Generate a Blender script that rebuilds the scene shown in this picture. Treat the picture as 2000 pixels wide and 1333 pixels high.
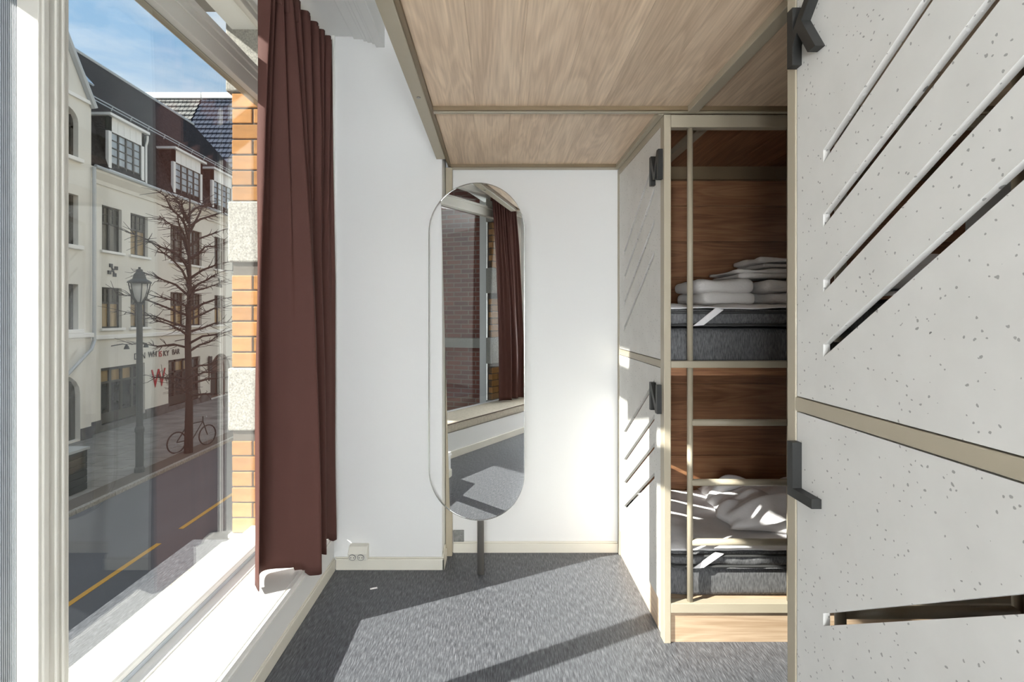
import bpy, bmesh, math, random
from mathutils import Vector, Matrix, noise
random.seed(7)
S = bpy.context.scene
COL = S.collection
for o in list(bpy.data.objects): bpy.data.objects.remove(o)

# ------------------------------------------------------------------ camera, sky, sun, exposure
cam = bpy.data.cameras.new('camera'); cam_o = bpy.data.objects.new('camera', cam); COL.objects.link(cam_o)
cam_o.location = (0, 0, 1.4); cam_o.rotation_euler = (math.pi/2, 0, 0)
cam.sensor_width = 36; cam.lens = 18.0; cam.clip_start = 0.05; cam.clip_end = 400
cam.shift_x = (1000-971)/2000; cam.shift_y = -(666.5-617)/2000
S.camera = cam_o

def nd(nt, t, props=None, **inp):
    n = nt.nodes.new(t)
    for k, v in (props or {}).items(): setattr(n, k, v)
    for k, v in inp.items():
        s = n.inputs[int(k[1:])] if k[0] == 'i' and k[1:].isdigit() else n.inputs[k.replace('_', ' ')]
        if isinstance(v, bpy.types.NodeSocket): nt.links.new(v, s)
        else: s.default_value = v
    return n

def ramp(nt, fac, stops):
    r = nd(nt, 'ShaderNodeValToRGB', i0=fac); e = r.color_ramp.elements
    while len(e) < len(stops): e.new(0.5)
    for q, (p, c) in zip(e, stops):
        q.position = p; q.color = (c[0], c[1], c[2], 1) if isinstance(c, tuple) else (c, c, c, 1)
    return r.outputs[0]

W = bpy.data.worlds.new('sky'); S.world = W; W.use_nodes = True
nt = W.node_tree; nt.nodes.clear()
tc = nd(nt, 'ShaderNodeTexCoord')
sep = nd(nt, 'ShaderNodeSeparateXYZ', i0=tc.outputs['Generated'])
grad = ramp(nt, sep.outputs['Z'], [(0.0, (.72, .82, .92)), (.18, (.50, .70, .90)), (.45, (.33, .57, .86)), (1.0, (.16, .36, .74))])
mp = nd(nt, 'ShaderNodeMapping', i0=tc.outputs['Generated'], Scale=(1.4, 2.2, 5.0))
cn = nd(nt, 'ShaderNodeTexNoise', Vector=mp.outputs[0], Scale=1.6, Detail=7.0, Roughness=.58, Distortion=.5)
cl = ramp(nt, cn.outputs['Fac'], [(.36, 0.0), (.62, .9)])
mx = nd(nt, 'ShaderNodeMix', {'data_type': 'RGBA'}, i0=cl, i6=grad, i7=(1.0, 1.02, 1.05, 1))
bg = nd(nt, 'ShaderNodeBackground', Color=mx.outputs[2], Strength=1.05)
nd(nt, 'ShaderNodeOutputWorld', Surface=bg.outputs[0])

sun = bpy.data.lights.new('sun', 'SUN'); sun.energy = 15.0; sun.angle = math.radians(.53); sun.color = (1, .965, .90)
sun_o = bpy.data.objects.new('sun', sun); COL.objects.link(sun_o); sun_o.location = (-12, -6, 12)
sun_o.rotation_euler = Vector((1, .495, -.80)).to_track_quat('-Z', 'Y').to_euler()

S.view_settings.view_transform = 'Standard'; S.view_settings.look = 'None'
S.view_settings.gamma = 1; S.view_settings.use_curve_mapping = False
S.view_settings.exposure = 0.0

# ------------------------------------------------------------------ materials
def mat(name, col, rough=.5, metal=0.0, spec=.5, bump=None, var=None, objrand=0):
    m = bpy.data.materials.new(name); m.use_nodes = True; t = m.node_tree
    p = t.nodes['Principled BSDF']
    p.inputs['Base Color'].default_value = (*col, 1); p.inputs['Roughness'].default_value = rough
    p.inputs['Metallic'].default_value = metal; p.inputs['Specular IOR Level'].default_value = spec
    tcn = None
    if bump or var: tcn = nd(t, 'ShaderNodeTexCoord')
    if var:       # (scale vec, amount)
        mpn = nd(t, 'ShaderNodeMapping', i0=tcn.outputs['Object'], Scale=var[0])
        n = nd(t, 'ShaderNodeTexNoise', Vector=mpn.outputs[0], Scale=1.0, Detail=5.0)
        lo = tuple(c*(1-var[1]) for c in col); hi = tuple(min(1, c*(1+var[1])) for c in col)
        t.links.new(ramp(t, n.outputs['Fac'], [(.3, lo), (.7, hi)]), p.inputs['Base Color'])
    if objrand:
        oi = nd(t, 'ShaderNodeObjectInfo')
        mr = nd(t, 'ShaderNodeMapRange', i0=oi.outputs['Random'], i3=1-objrand, i4=1+objrand)
        src = p.inputs['Base Color'].links[0].from_socket if p.inputs['Base Color'].links else (*col, 1)
        mm = nd(t, 'ShaderNodeHueSaturation', Value=mr.outputs[0], Color=src)
        t.links.new(mm.outputs[0], p.inputs['Base Color'])
    if bump:      # (scale vec, strength, distance)
        mpn = nd(t, 'ShaderNodeMapping', i0=tcn.outputs['Object'], Scale=bump[0])
        n = nd(t, 'ShaderNodeTexNoise', Vector=mpn.outputs[0], Scale=1.0, Detail=4.0)
        b = nd(t, 'ShaderNodeBump', Strength=bump[1], Distance=bump[2], Height=n.outputs['Fac'])
        t.links.new(b.outputs[0], p.inputs['Normal'])
    return m

def wood(name, dark, light, axis, seam=0):
    m = bpy.data.materials.new(name); m.use_nodes = True; t = m.node_tree; p = t.nodes['Principled BSDF']
    tcn = nd(t, 'ShaderNodeTexCoord'); oi = nd(t, 'ShaderNodeObjectInfo')
    r7 = nd(t, 'ShaderNodeMath', {'operation': 'MULTIPLY'}, i0=oi.outputs['Random'], i1=37.0)
    va = nd(t, 'ShaderNodeVectorMath', {'operation': 'ADD'}, i0=tcn.outputs['Object'], i1=r7.outputs[0])
    sc = [11.0]*3; sc[axis] = .9; fs = [150.0]*3; fs[axis] = 5.0
    m1 = nd(t, 'ShaderNodeMapping', i0=va.outputs[0], Scale=sc); m2 = nd(t, 'ShaderNodeMapping', i0=va.outputs[0], Scale=fs)
    n1 = nd(t, 'ShaderNodeTexNoise', Vector=m1.outputs[0], Scale=.8, Detail=3.0, Distortion=.9)
    # cathedral rings : contour bands of the slow noise
    s1 = nd(t, 'ShaderNodeMath', {'operation': 'MULTIPLY'}, i0=n1.outputs['Fac'], i1=55.0)
    s2 = nd(t, 'ShaderNodeMath', {'operation': 'SINE'}, i0=s1.outputs[0])
    n2 = nd(t, 'ShaderNodeTexNoise', Vector=m2.outputs[0], Scale=1.0, Detail=4.0)
    a = nd(t, 'ShaderNodeMath', {'operation': 'MULTIPLY'}, i0=s2.outputs[0], i1=.07)
    b = nd(t, 'ShaderNodeMath', {'operation': 'MULTIPLY_ADD'}, i0=n2.outputs['Fac'], i1=.55, i2=a.outputs[0])
    c = nd(t, 'ShaderNodeMath', {'operation': 'MULTIPLY_ADD'}, i0=n1.outputs['Fac'], i1=.5, i2=b.outputs[0])
    cr = ramp(t, c.outputs[0], [(.33, dark), (.72, light)])
    mr = nd(t, 'ShaderNodeMapRange', i0=oi.outputs['Random'], i3=.93, i4=1.06)
    hs = nd(t, 'ShaderNodeHueSaturation', Value=mr.outputs[0], Color=cr)
    t.links.new(hs.outputs[0], p.inputs['Base Color'])
    p.inputs['Roughness'].default_value = .45; p.inputs['Specular IOR Level'].default_value = .35
    return m

def terrazzo(name):
    m = bpy.data.materials.new(name); m.use_nodes = True; t = m.node_tree; p = t.nodes['Principled BSDF']
    tcn = nd(t, 'ShaderNodeTexCoord')
    dn = nd(t, 'ShaderNodeTexNoise', Vector=tcn.outputs['Object'], Scale=60.0, Detail=2.0)
    dv = nd(t, 'ShaderNodeVectorMath', {'operation': 'SCALE'}, i0=dn.outputs['Color'], Scale=.012)
    ad = nd(t, 'ShaderNodeVectorMath', {'operation': 'ADD'}, i0=tcn.outputs['Object'], i1=dv.outputs[0])
    col = None
    base = nd(t, 'ShaderNodeTexNoise', Vector=tcn.outputs['Object'], Scale=9.0, Detail=5.0)
    col = ramp(t, base.outputs['Fac'], [(.3, (.66, .645, .61)), (.7, (.72, .705, .67))])
    for sc, thr, gate, cc in ((34.0, .17, .60, (.11, .105, .10)), (75.0, .17, .45, (.26, .25, .235)), (55.0, .2, .75, (.86, .85, .83)), (21.0, .12, .58, (.05, .05, .048))):
        v = nd(t, 'ShaderNodeTexVoronoi', Vector=ad.outputs[0], Scale=sc)
        lt = nd(t, 'ShaderNodeMath', {'operation': 'LESS_THAN'}, i0=v.outputs['Distance'], i1=thr)
        sx = nd(t, 'ShaderNodeSeparateColor', i0=v.outputs['Color'])
        gt = nd(t, 'ShaderNodeMath', {'operation': 'GREATER_THAN'}, i0=sx.outputs[0], i1=gate)
        f = nd(t, 'ShaderNodeMath', {'operation': 'MULTIPLY'}, i0=lt.outputs[0], i1=gt.outputs[0])
        f2 = nd(t, 'ShaderNodeMath', {'operation': 'MULTIPLY'}, i0=f.outputs[0], i1=.82)
        mm = nd(t, 'ShaderNodeMix', {'data_type': 'RGBA'}, i0=f2.outputs[0], i6=col, i7=(*cc, 1))
        col = mm.outputs[2]
    t.links.new(col, p.inputs['Base Color']); p.inputs['Roughness'].default_value = .55
    return m

def floor_mat():
    m = bpy.data.materials.new('streaked_vinyl'); m.use_nodes = True; t = m.node_tree; p = t.nodes['Principled BSDF']
    tcn = nd(t, 'ShaderNodeTexCoord')
    m1 = nd(t, 'ShaderNodeMapping', i0=tcn.outputs['Object'], Scale=(215, 22, 1), Rotation=(0, 0, .04))
    n1 = nd(t, 'ShaderNodeTexNoise', Vector=m1.outputs[0], Scale=1.0, Detail=3.0, Roughness=.6)
    m2 = nd(t, 'ShaderNodeMapping', i0=tcn.outputs['Object'], Scale=(150, 15, 1))
    n2 = nd(t, 'ShaderNodeTexNoise', Vector=m2.outputs[0], Scale=1.0, Detail=2.0)
    c1 = ramp(t, n1.outputs['Fac'], [(.28, (.036, .038, .043)), (.5, (.088, .092, .102)), (.75, (.20, .205, .22))])
    dk = ramp(t, n2.outputs['Fac'], [(.66, 1.0), (.74, .35)])
    mm = nd(t, 'ShaderNodeMix', {'data_type': 'RGBA', 'blend_type': 'MULTIPLY'}, i0=1.0, i6=c1, i7=dk)
    t.links.new(mm.outputs[2], p.inputs['Base Color']); p.inputs['Roughness'].default_value = .42; p.inputs['Specular IOR Level'].default_value = .35
    return m

def glass_mat(k=1.0):
    m = bpy.data.materials.new('window_glass'); m.use_nodes = True; t = m.node_tree; t.nodes.clear()
    ge = nd(t, 'ShaderNodeNewGeometry')        # same reflectance from either side of the thin pane
    io = nd(t, 'ShaderNodeMapRange', i0=ge.outputs['Backfacing'], i3=1.5, i4=1/1.5)
    fr = nd(t, 'ShaderNodeFresnel', IOR=io.outputs[0]); fm = nd(t, 'ShaderNodeMath', {'operation': 'MULTIPLY', 'use_clamp': True}, i0=fr.outputs[0], i1=k)
    tr = nd(t, 'ShaderNodeBsdfTransparent', Color=(.97, .985, .98, 1)); gl = nd(t, 'ShaderNodeBsdfGlossy', Roughness=0.0)
    mx = nd(t, 'ShaderNodeMixShader', i0=fm.outputs[0], i1=tr.outputs[0], i2=gl.outputs[0])
    nd(t, 'ShaderNodeOutputMaterial', Surface=mx.outputs[0]); return m

def brick_mat(name, c1, c2, mortar, scale=1.0):
    m = bpy.data.materials.new(name); m.use_nodes = True; t = m.node_tree; p = t.nodes['Principled BSDF']
    tcn = nd(t, 'ShaderNodeTexCoord'); sx = nd(t, 'ShaderNodeSeparateXYZ', i0=tcn.outputs['Object'])
    ad = nd(t, 'ShaderNodeMath', {'operation': 'ADD'}, i0=sx.outputs[0], i1=sx.outputs[1])
    cb = nd(t, 'ShaderNodeCombineXYZ', i0=ad.outputs[0], i1=sx.outputs[2])
    b = nd(t, 'ShaderNodeTexBrick', Vector=cb.outputs[0], Color1=(*c1, 1), Color2=(*c2, 1), Mortar=(*mortar, 1), Scale=scale)
    b.inputs['Brick Width'].default_value = .22; b.inputs['Row Height'].default_value = .065; b.inputs['Mortar Size'].default_value = .007
    t.links.new(b.outputs[0], p.inputs['Base Color']); p.inputs['Roughness'].default_value = .8
    return m

M = {}
M['wall'] = mat('white_wall_paint', (.80, .80, .785), .7, bump=((60, 60, 60), .06, .004))
M['ceil'] = mat('white_ceiling_paint', (.82, .82, .80), .7)
M['trim'] = mat('cream_trim_paint', (.74, .71, .62), .45, var=((3, 3, 3), .05))
M['white'] = mat('white_gloss_paint', (.84, .83, .80), .38)
M['frame'] = mat('window_frame_paint', (.65, .63, .57), .42, var=((2, 2, 6), .04))
M['spacer'] = mat('blue_grey_gasket', (.30, .32, .34), .35)
M['bead'] = mat('pale_blue_bead', (.52, .57, .62), .35)
M['gasket'] = mat('dark_gasket', (.05, .05, .05), .6)
M['olive'] = mat('olive_grey_steel', (.40, .35, .262), .42, spec=.4)
M['olive_dark'] = mat('bronze_channel', (.17, .12, .065), .45)
M['letter'] = mat('black_letter_metal', (.02, .02, .019), .45, spec=.3)
M['terr'] = terrazzo('terrazzo_board')
M['oak_y'] = wood('oak_laminate_along_depth', (.55, .40, .275), (.82, .64, .465), 1)
M['oak_x'] = wood('oak_laminate_along_width', (.37, .255, .16), (.55, .415, .29), 0)
M['shade_oak_x'] = wood('shaded_oak_along_width', (.17, .070, .032), (.35, .172, .082), 0)  # oak darkened and reddened in the colour to stand for bunk shade
M['shade_oak_y'] = wood('shaded_oak_along_depth', (.17, .070, .032), (.35, .172, .082), 1)  # same shade-darkened oak, grain along the depth
M['floor'] = floor_mat()
M['glass'] = glass_mat(1.15)
M['curtain'] = mat('brown_curtain_cloth', (.088, .0395, .0325), .7, spec=.12, bump=((500, 500, 500), .12, .001))
M['mattress'] = mat('charcoal_weave', (.115, .115, .118), .9, spec=.1, var=((220, 220, 40), .45), bump=((300, 300, 60), .4, .002))
M['topper'] = mat('charcoal_topper', (.13, .13, .133), .9, spec=.1, var=((160, 160, 60), .4), bump=((22, 22, 5), .5, .012))
M['piping'] = mat('black_piping', (.03, .03, .03), .7)
M['linen'] = mat('white_linen', (.88, .86, .86), .85, spec=.1, bump=((9, 9, 9), .35, .02))
M['towel'] = mat('white_terry', (.76, .73, .70), .95, spec=.05, bump=((190, 190, 190), .5, .004))
M['mirror'] = mat('mirror_silver', (.93, .94, .93), 0.0, 1.0)
M['steel'] = mat('brushed_steel_tube', (.30, .285, .26), .35, .6)
M['rim'] = mat('polished_rim', (.62, .62, .6), .2, .9)
M['plastic'] = mat('ivory_plastic', (.76, .74, .66), .35)
M['grey_plate'] = mat('grey_cover_plate', (.20, .20, .19), .5, var=((40, 40, 40), .3))
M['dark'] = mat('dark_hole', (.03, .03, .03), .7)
M['paper'] = mat('paper_scrap', (.85, .84, .82), .8)
M['cushion'] = mat('beige_cushion_cloth', (.50, .45, .36), .9, var=((40, 40, 40), .12))
M['pillow'] = mat('dark_cushion_cloth', (.10, .065, .05), .9)
# outdoors
M['stucco'] = mat('pale_stucco', (.70, .685, .62), .85, var=((.6, .6, .6), .07), bump=((8, 8, 8), .15, .02))
M['stucco2'] = mat('white_stucco', (.80, .80, .77), .85, var=((.6, .6, .6), .05))
M['plinth'] = mat('dark_stone_plinth', (.10, .10, .10), .8, var=((3, 3, 3), .3))
M['slate'] = mat('dark_slate_roof', (.018, .0165, .017), .85, spec=.15, var=((9, 9, 9), .8), bump=((14, 14, 20), .6, .05))
M['zinc'] = mat('zinc_metal', (.42, .45, .46), .45, .3)
M['tile_grey'] = mat('grey_roof_tile', (.17, .17, .16), .6, var=((2, 2, 2), .25))
M['tile_blue'] = mat('blue_black_roof_tile', (.035, .045, .07), .5)
M['wframe'] = mat('dark_window_frame', (.045, .042, .035), .5)
M['wwhite'] = mat('white_dormer_paint', (.74, .75, .73), .5)
M['pane'] = mat('far_pane', (.10, .10, .085), .08, var=((.9, .9, .9), .5))
M['pane_warm'] = mat('far_pane_with_yellow_curtain', (.32, .235, .12), .12, var=((5, 5, .8), .4))
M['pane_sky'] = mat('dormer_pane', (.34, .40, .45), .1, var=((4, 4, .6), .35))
M['shop'] = mat('shop_dark_glass', (.03, .033, .033), .1, var=((2, 2, 4), .7))
M['redpaint'] = mat('red_sign_paint', (.42, .02, .03), .5)
M['blackpaint'] = mat('black_sign_paint', (.02, .02, .02), .5)
M['asphalt'] = mat('asphalt', (.085, .09, .10), .75, var=((.5, .12, 1), .18), bump=((60, 60, 60), .3, .01))
M['pave'] = mat('paving_slab', (.19, .185, .17), .85, var=((1.2, 1.2, 1), .3), objrand=.12)
M['kerb'] = mat('granite_kerb', (.30, .29, .26), .8, var=((20, 20, 20), .3), objrand=.15)
M['yellow'] = mat('yellow_road_paint', (.55, .31, .05), .7)
M['bark'] = mat('dark_bark', (.055, .045, .04), .9, bump=((20, 20, 5), .6, .02))
M['iron'] = mat('dark_green_iron', (.03, .036, .035), .5)
M['lampglass'] = mat('lantern_glass', (.55, .57, .55), .15)
M['brick'] = mat('glazed_yellow_brick', (.42, .20, .066), .3, var=((14, 14, 30), .14), objrand=.16)
M['stone'] = mat('speckled_pale_stone', (.35, .335, .30), .85, var=((130, 130, 130), .42), bump=((150, 150, 150), .5, .004))
M['mortar'] = mat('dark_mortar', (.10, .085, .07), .9)
M['outer'] = brick_mat('grey_brick_facade', (.33, .30, .26), (.28, .26, .23), (.25, .24, .22))
M['redbrick'] = brick_mat('red_brick_facade', (.23, .085, .06), (.15, .06, .05), (.24, .19, .16))

# ------------------------------------------------------------------ builders
WL = {}
def thing(name, label, cat, loc=(0, 0, 0), rotz=0, group=None):
    o = bpy.data.objects.new(name, None); COL.objects.link(o); o.empty_display_size = .1
    o.location = loc; o.rotation_euler = (0, 0, rotz); o['label'] = label; o['category'] = cat
    if group: o['group'] = group
    WL[o] = Vector((0, 0, 0)) if rotz else Vector(loc)
    return o

def build(name, bm, m, parent=None, bevel=0, smooth=False, kind=None, label=None, cat=None, group=None, loc=None, sub=0, autosmooth=None):
    """bm holds WORLD coordinates (or local ones when the parent is a rotated thing)."""
    off = WL[parent] if parent is not None else Vector(loc or (0, 0, 0))
    if off.length: bmesh.ops.translate(bm, verts=bm.verts, vec=-off)
    me = bpy.data.meshes.new(name); bm.to_mesh(me); bm.free()
    me.materials.append(m)
    if smooth: me.polygons.foreach_set('use_smooth', [True]*len(me.polygons))
    o = bpy.data.objects.new(name, me); COL.objects.link(o)
    if parent is not None: o.parent = parent
    else: o.location = off
    WL[o] = off
    if bevel:
        b = o.modifiers.new('bevel', 'BEVEL'); b.width = bevel; b.segments = 2; b.limit_method = 'ANGLE'; b.angle_limit = math.radians(50)
    if sub:
        s = o.modifiers.new('subd', 'SUBSURF'); s.levels = sub; s.render_levels = sub
    if kind: o['kind'] = kind
    if label: o['label'] = label
    if cat: o['category'] = cat
    if group: o['group'] = group
    return o

def box(x0, x1, y0, y1, z0, z1, bm=None):
    bm = bm or bmesh.new()
    x0, x1 = sorted((x0, x1)); y0, y1 = sorted((y0, y1)); z0, z1 = sorted((z0, z1))
    v = [bm.verts.new(p) for p in ((x0, y0, z0), (x1, y0, z0), (x1, y1, z0), (x0, y1, z0), (x0, y0, z1), (x1, y0, z1), (x1, y1, z1), (x0, y1, z1))]
    for f in ((3, 2, 1, 0), (4, 5, 6, 7), (0, 1, 5, 4), (1, 2, 6, 5), (2, 3, 7, 6), (3, 0, 4, 7)): bm.faces.new([v[i] for i in f])
    return bm

def boxes(*bs):
    bm = bmesh.new()
    for b in bs: box(*b, bm=bm)
    return bm

def prism(pts, a, b, axis, bm=None):
    """pts polygon in the plane normal to axis ('x': (y,z), 'y': (x,z), 'z': (x,y)), from a to b along it."""
    bm = bm or bmesh.new()
    f = {'x': lambda p, t: (t, p[0], p[1]), 'y': lambda p, t: (p[0], t, p[1]), 'z': lambda p, t: (p[0], p[1], t)}[axis]
    A = [bm.verts.new(f(p, a)) for p in pts]; B = [bm.verts.new(f(p, b)) for p in pts]
    fs = [bm.faces.new(A), bm.faces.new(B[::-1])]
    n = len(pts)
    for i in range(n): fs.append(bm.faces.new((A[i], B[i], B[(i+1) % n], A[(i+1) % n])))
    bmesh.ops.recalc_face_normals(bm, faces=fs)
    return bm

def tube(pts, r, n=10, bm=None, cap=True):
    bm = bm or bmesh.new(); pts = [Vector(p) for p in pts]; rr = r if isinstance(r, (list, tuple)) else [r]*len(pts)
    rings = []; prev = None
    for i, p in enumerate(pts):
        d = (pts[min(i+1, len(pts)-1)]-pts[max(i-1, 0)]).normalized()
        if prev is None: u = d.orthogonal().normalized()
        else:
            u = prev-d*prev.dot(d); u = u.normalized() if u.length > 1e-6 else d.orthogonal().normalized()
        prev = u; w = d.cross(u)
        rings.append([bm.verts.new(p+(u*math.cos(2*math.pi*k/n)+w*math.sin(2*math.pi*k/n))*rr[i]) for k in range(n)])
    for a, b in zip(rings, rings[1:]):
        for k in range(n): bm.faces.new((a[k], a[(k+1) % n], b[(k+1) % n], b[k]))
    if cap: bm.faces.new(rings[0][::-1]); bm.faces.new(rings[-1])
    return bm

def lathe(prof, c=(0, 0, 0), n=20, bm=None):
    bm = bm or bmesh.new(); rings = []
    for r, z in prof: rings.append([bm.verts.new((c[0]+r*math.cos(2*math.pi*k/n), c[1]+r*math.sin(2*math.pi*k/n), c[2]+z)) for k in range(n)])
    for a, b in zip(rings, rings[1:]):
        for k in range(n): bm.faces.new((a[k], a[(k+1) % n], b[(k+1) % n], b[k]))
    bm.faces.new(rings[0][::-1]); bm.faces.new(rings[-1]); return bm

def plate(loops, thick, mapf):
    """flat board with holes: first loop the outline, the rest holes; mapf(u,v,w)->xyz."""
    cu = bpy.data.curves.new('tmp', 'CURVE'); cu.dimensions = '2D'; cu.fill_mode = 'BOTH'; cu.extrude = thick/2
    for lp in loops:
        s = cu.splines.new('POLY'); s.points.add(len(lp)-1); s.use_cyclic_u = True
        for q, p in zip(s.points, lp): q.co = (p[0], p[1], 0, 1)
    ob = bpy.data.objects.new('tmp', cu); COL.objects.link(ob)
    dg = bpy.context.evaluated_depsgraph_get(); dg.update()
    me = bpy.data.meshes.new_from_object(ob.evaluated_get(dg))
    bpy.data.objects.remove(ob); bpy.data.curves.remove(cu)
    bm = bmesh.new(); bm.from_mesh(me); bpy.data.meshes.remove(me)
    for v in bm.verts: v.co = mapf(*v.co)
    bmesh.ops.remove_doubles(bm, verts=bm.verts, dist=1e-5)
    bmesh.ops.recalc_face_normals(bm, faces=bm.faces)
    for f in bm.faces: f.smooth = False
    return bm

def text_bm(txt, size, thick, mapf):
    cu = bpy.data.curves.new('tmp', 'FONT'); cu.body = txt; cu.size = size; cu.extrude = thick/2
    ob = bpy.data.objects.new('tmp', cu); COL.objects.link(ob)
    dg = bpy.context.evaluated_depsgraph_get(); dg.update()
    me = bpy.data.meshes.new_from_object(ob.evaluated_get(dg))
    bpy.data.objects.remove(ob); bpy.data.curves.remove(cu)
    bm = bmesh.new(); bm.from_mesh(me); bpy.data.meshes.remove(me)
    for v in bm.verts: v.co = mapf(*v.co)
    bmesh.ops.recalc_face_normals(bm, faces=bm.faces); return bm

def rect(u0, u1, v0, v1): return [(u0, v0), (u1, v0), (u1, v1), (u0, v1)]
def inst(src, parent, loc, rot=None, scale=None, name=None):
    c = src.copy(); COL.objects.link(c); c.parent = parent; c.location = loc
    if rot: c.rotation_euler = rot
    if scale: c.scale = scale
    if name: c.name = name
    WL[c] = Vector((0, 0, 0)); return c
ST = dict(kind='structure')

# ------------------------------------------------------------------ room shell
build('floor', box(-1.9, 3.3, -2.7, 3.2, -.2, 0), M['floor'], **ST)
build('ceiling', box(-1.5, 3.3, -2.7, 3.2, 3.1, 3.3), M['ceil'], **ST)
build('wall_back', box(-.303, 3.3, 3.03, 3.2, 0, 3.1), M['wall'], **ST)
build('wall_back_left', box(-1.33, -.303, 2.825, 3.2, 0, 3.1), M['wall'], bevel=.004, **ST)
build('wall_right', box(3.2, 3.3, -2.7, 3.03, 0, 3.1), M['wall'], **ST)
build('wall_front', box(-1.40, 3.2, -2.7, -2.6, 0, 3.1), M['wall'], **ST)
build('wall_left', box(-1.44, -.90, 1.2, 2.825, 0, .197), M['wall'], **ST)
# baseboards
build('baseboard_left', boxes((-.90, -.888, 1.2, 2.811, 0, .060), (-.90, -.893, 1.2, 2.811, .060, .068)), M['trim'], bevel=.003, **ST)
build('baseboard_back_left', boxes((-.888, -.289, 2.811, 2.825, 0, .062), (-.895, -.293, 2.817, 2.825, .062, .07)), M['trim'], bevel=.004, **ST)
build('baseboard_corner', boxes((-.303, -.289, 2.811, 2.95, 0, .062), (-.303, -.295, 2.817, 2.95, .062, .085)), M['trim'], bevel=.004, **ST)
build('baseboard_back', boxes((-.26, .712, 3.017, 3.03, 0, .056), (-.26, .712, 3.022, 3.03, .056, .066)), M['trim'], bevel=.003, **ST)
# sill board with a shallow groove and a moulded nose
sill = boxes((-1.21, -1.152, 1.2, 2.825, .197, .215), (-1.152, -1.132, 1.2, 2.825, .197, .209), (-1.132, -.915, 1.2, 2.825, .197, .215),
             (-.915, -.905, 1.2, 2.825, .197, .211), (-.905, -.895, 1.2, 2.825, .190, .215), (-.903, -.889, 1.2, 2.825, .182, .193))
build('trim_1', sill, M['white'], **ST)
# soffit and stepped cornice over the window
cor = [(-1.44, 3.1), (-1.44, 2.955), (-1.235, 2.955), (-1.235, 2.94), (-.79, 2.94), (-.79, 2.925), (-.735, 2.925), (-.735, 2.912), (-.715, 2.912), (-.715, 2.905), (-.688, 2.905), (-.688, 2.898), (-.668, 2.898), (-.668, 2.88), (-.62, 2.88), (-.62, 3.1)]
build('trim_2', prism(cor, -2.6, 2.825, 'y'), M['ceil'], bevel=.003, **ST)
build('trim_3', boxes((-.945, -.93, 2.795, 2.825, .215, 2.94), (-.93, -.915, 2.803, 2.825, .215, 2.94), (-.915, -.893, 2.811, 2.825, .215, 2.94)), M['white'], bevel=.002, **ST)

# ------------------------------------------------------------------ window 1 (seen directly)
win = bpy.data.objects.new('window_1', None); COL.objects.link(win); win['kind'] = 'structure'; win.location = (-1.29, 2.1, .2); WL[win] = Vector(win.location)
GX = -1.20
build('mullion', boxes((-1.258, GX, 1.340, 1.435, .215, 2.94), (GX-.004, GX+.006, 1.349, 1.366, .215, 2.94), (GX-.004, GX+.005, 1.388, 1.398, .215, 2.94), (GX-.004, GX+.005, 1.410, 1.418, .215, 2.94), (-1.33, -1.258, 1.352, 1.395, .215, 2.94)), M['frame'], win, bevel=.002)
build('stile', boxes((-1.222, GX, 2.775, 2.825, .215, 2.94), (GX-.004, GX+.008, 2.79, 2.825, .215, 2.94)), M['white'], win, bevel=.003)
build('bottom_rail', prism([(GX, .213), (GX, .250), (-1.205, .256), (-1.232, .262), (-1.33, .262), (-1.33, .213)], 1.435, 2.775, 'y'), M['white'], win)
build('glazing_bead', box(GX-.004, GX+.004, 1.435, 2.775, .216, .232), M['bead'], win)
build('transom', boxes((-1.234, GX, 1.435, 2.775, 2.505, 2.635), (GX-.004, GX+.010, 1.435, 2.775, 2.615, 2.642), (GX-.004, GX+.006, 1.435, 2.775, 2.575, 2.585), (-1.33, -1.234, 1.395, 2.79, 2.556, 2.632)), M['frame'], win, bevel=.002)
build('sash_rail', box(-1.30, -1.238, 1.435, 2.775, 2.534, 2.556), M['olive'], win)
build('gasket', box(-1.238, -1.233, 1.435, 2.775, 2.507, 2.534), M['gasket'], win)
build('head_rail', boxes((-1.235, GX, 1.34, 2.825, 2.875, 2.955), (GX-.004, GX+.01, 1.435, 2.825, 2.905, 2.94)), M['frame'], win, bevel=.003)
build('pane', box(-1.229, -1.223, 1.43, 2.78, .255, 2.51), M['glass'], win)
build('pane', box(-1.229, -1.223, 1.43, 2.78, 2.63, 2.88), M['glass'], win)
# return frame to the next window of the bay: ribbed grey strips seen at the left edge
rib = bmesh.new()
for i in range(10): box(-1.2635-i*.0055, -1.2605-i*.0055, 1.346, 1.353, .215, 2.94, bm=rib)
build('ribbed_strip', rib, M['spacer'], win)
build('side_stile', prism([(-1.31, 1.352), (-1.31, 1.40), (-1.775, 1.155), (-1.757, 1.125)], .2, 2.94, 'z'), M['frame'], win)

# ------------------------------------------------------------------ second bay window and bench behind the camera (seen in the mirror)
ang = math.atan2(-.953, .304)                 # local +x runs along the glass, local +y towards the room
bay = bpy.data.objects.new('window_2', None); COL.objects.link(bay); bay['kind'] = 'structure'
bay.location = (-1.575, .564, 0); bay.rotation_euler = (0, 0, ang); WL[bay] = Vector((0, 0, 0))
s0, s1 = -.60, 2.0
build('bench', box(s0, s1, -.02, .48, 0, .25), M['wall'], bay)
build('bench_baseboard', box(s0, s1, .48, .492, 0, .065), M['trim'], bay)
build('bottom_rail', box(s0, s1, -.03, .05, .25, .33), M['white'], bay, bevel=.004)
build('transom', boxes((s0, s1, -.03, .05, 2.62, 2.74), (s0, s1, .05, .062, 2.71, 2.74)), M['frame'], bay, bevel=.003)
build('head_rail', box(s0, s1, -.03, .05, 2.87, 2.94), M['frame'], bay)
build('stile', box(s0, s0+.02, -.03, .03, .25, 2.94), M['frame'], bay)
build('stile', box(1.9, s1, -.03, .05, .25, 2.94), M['frame'], bay)
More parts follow.
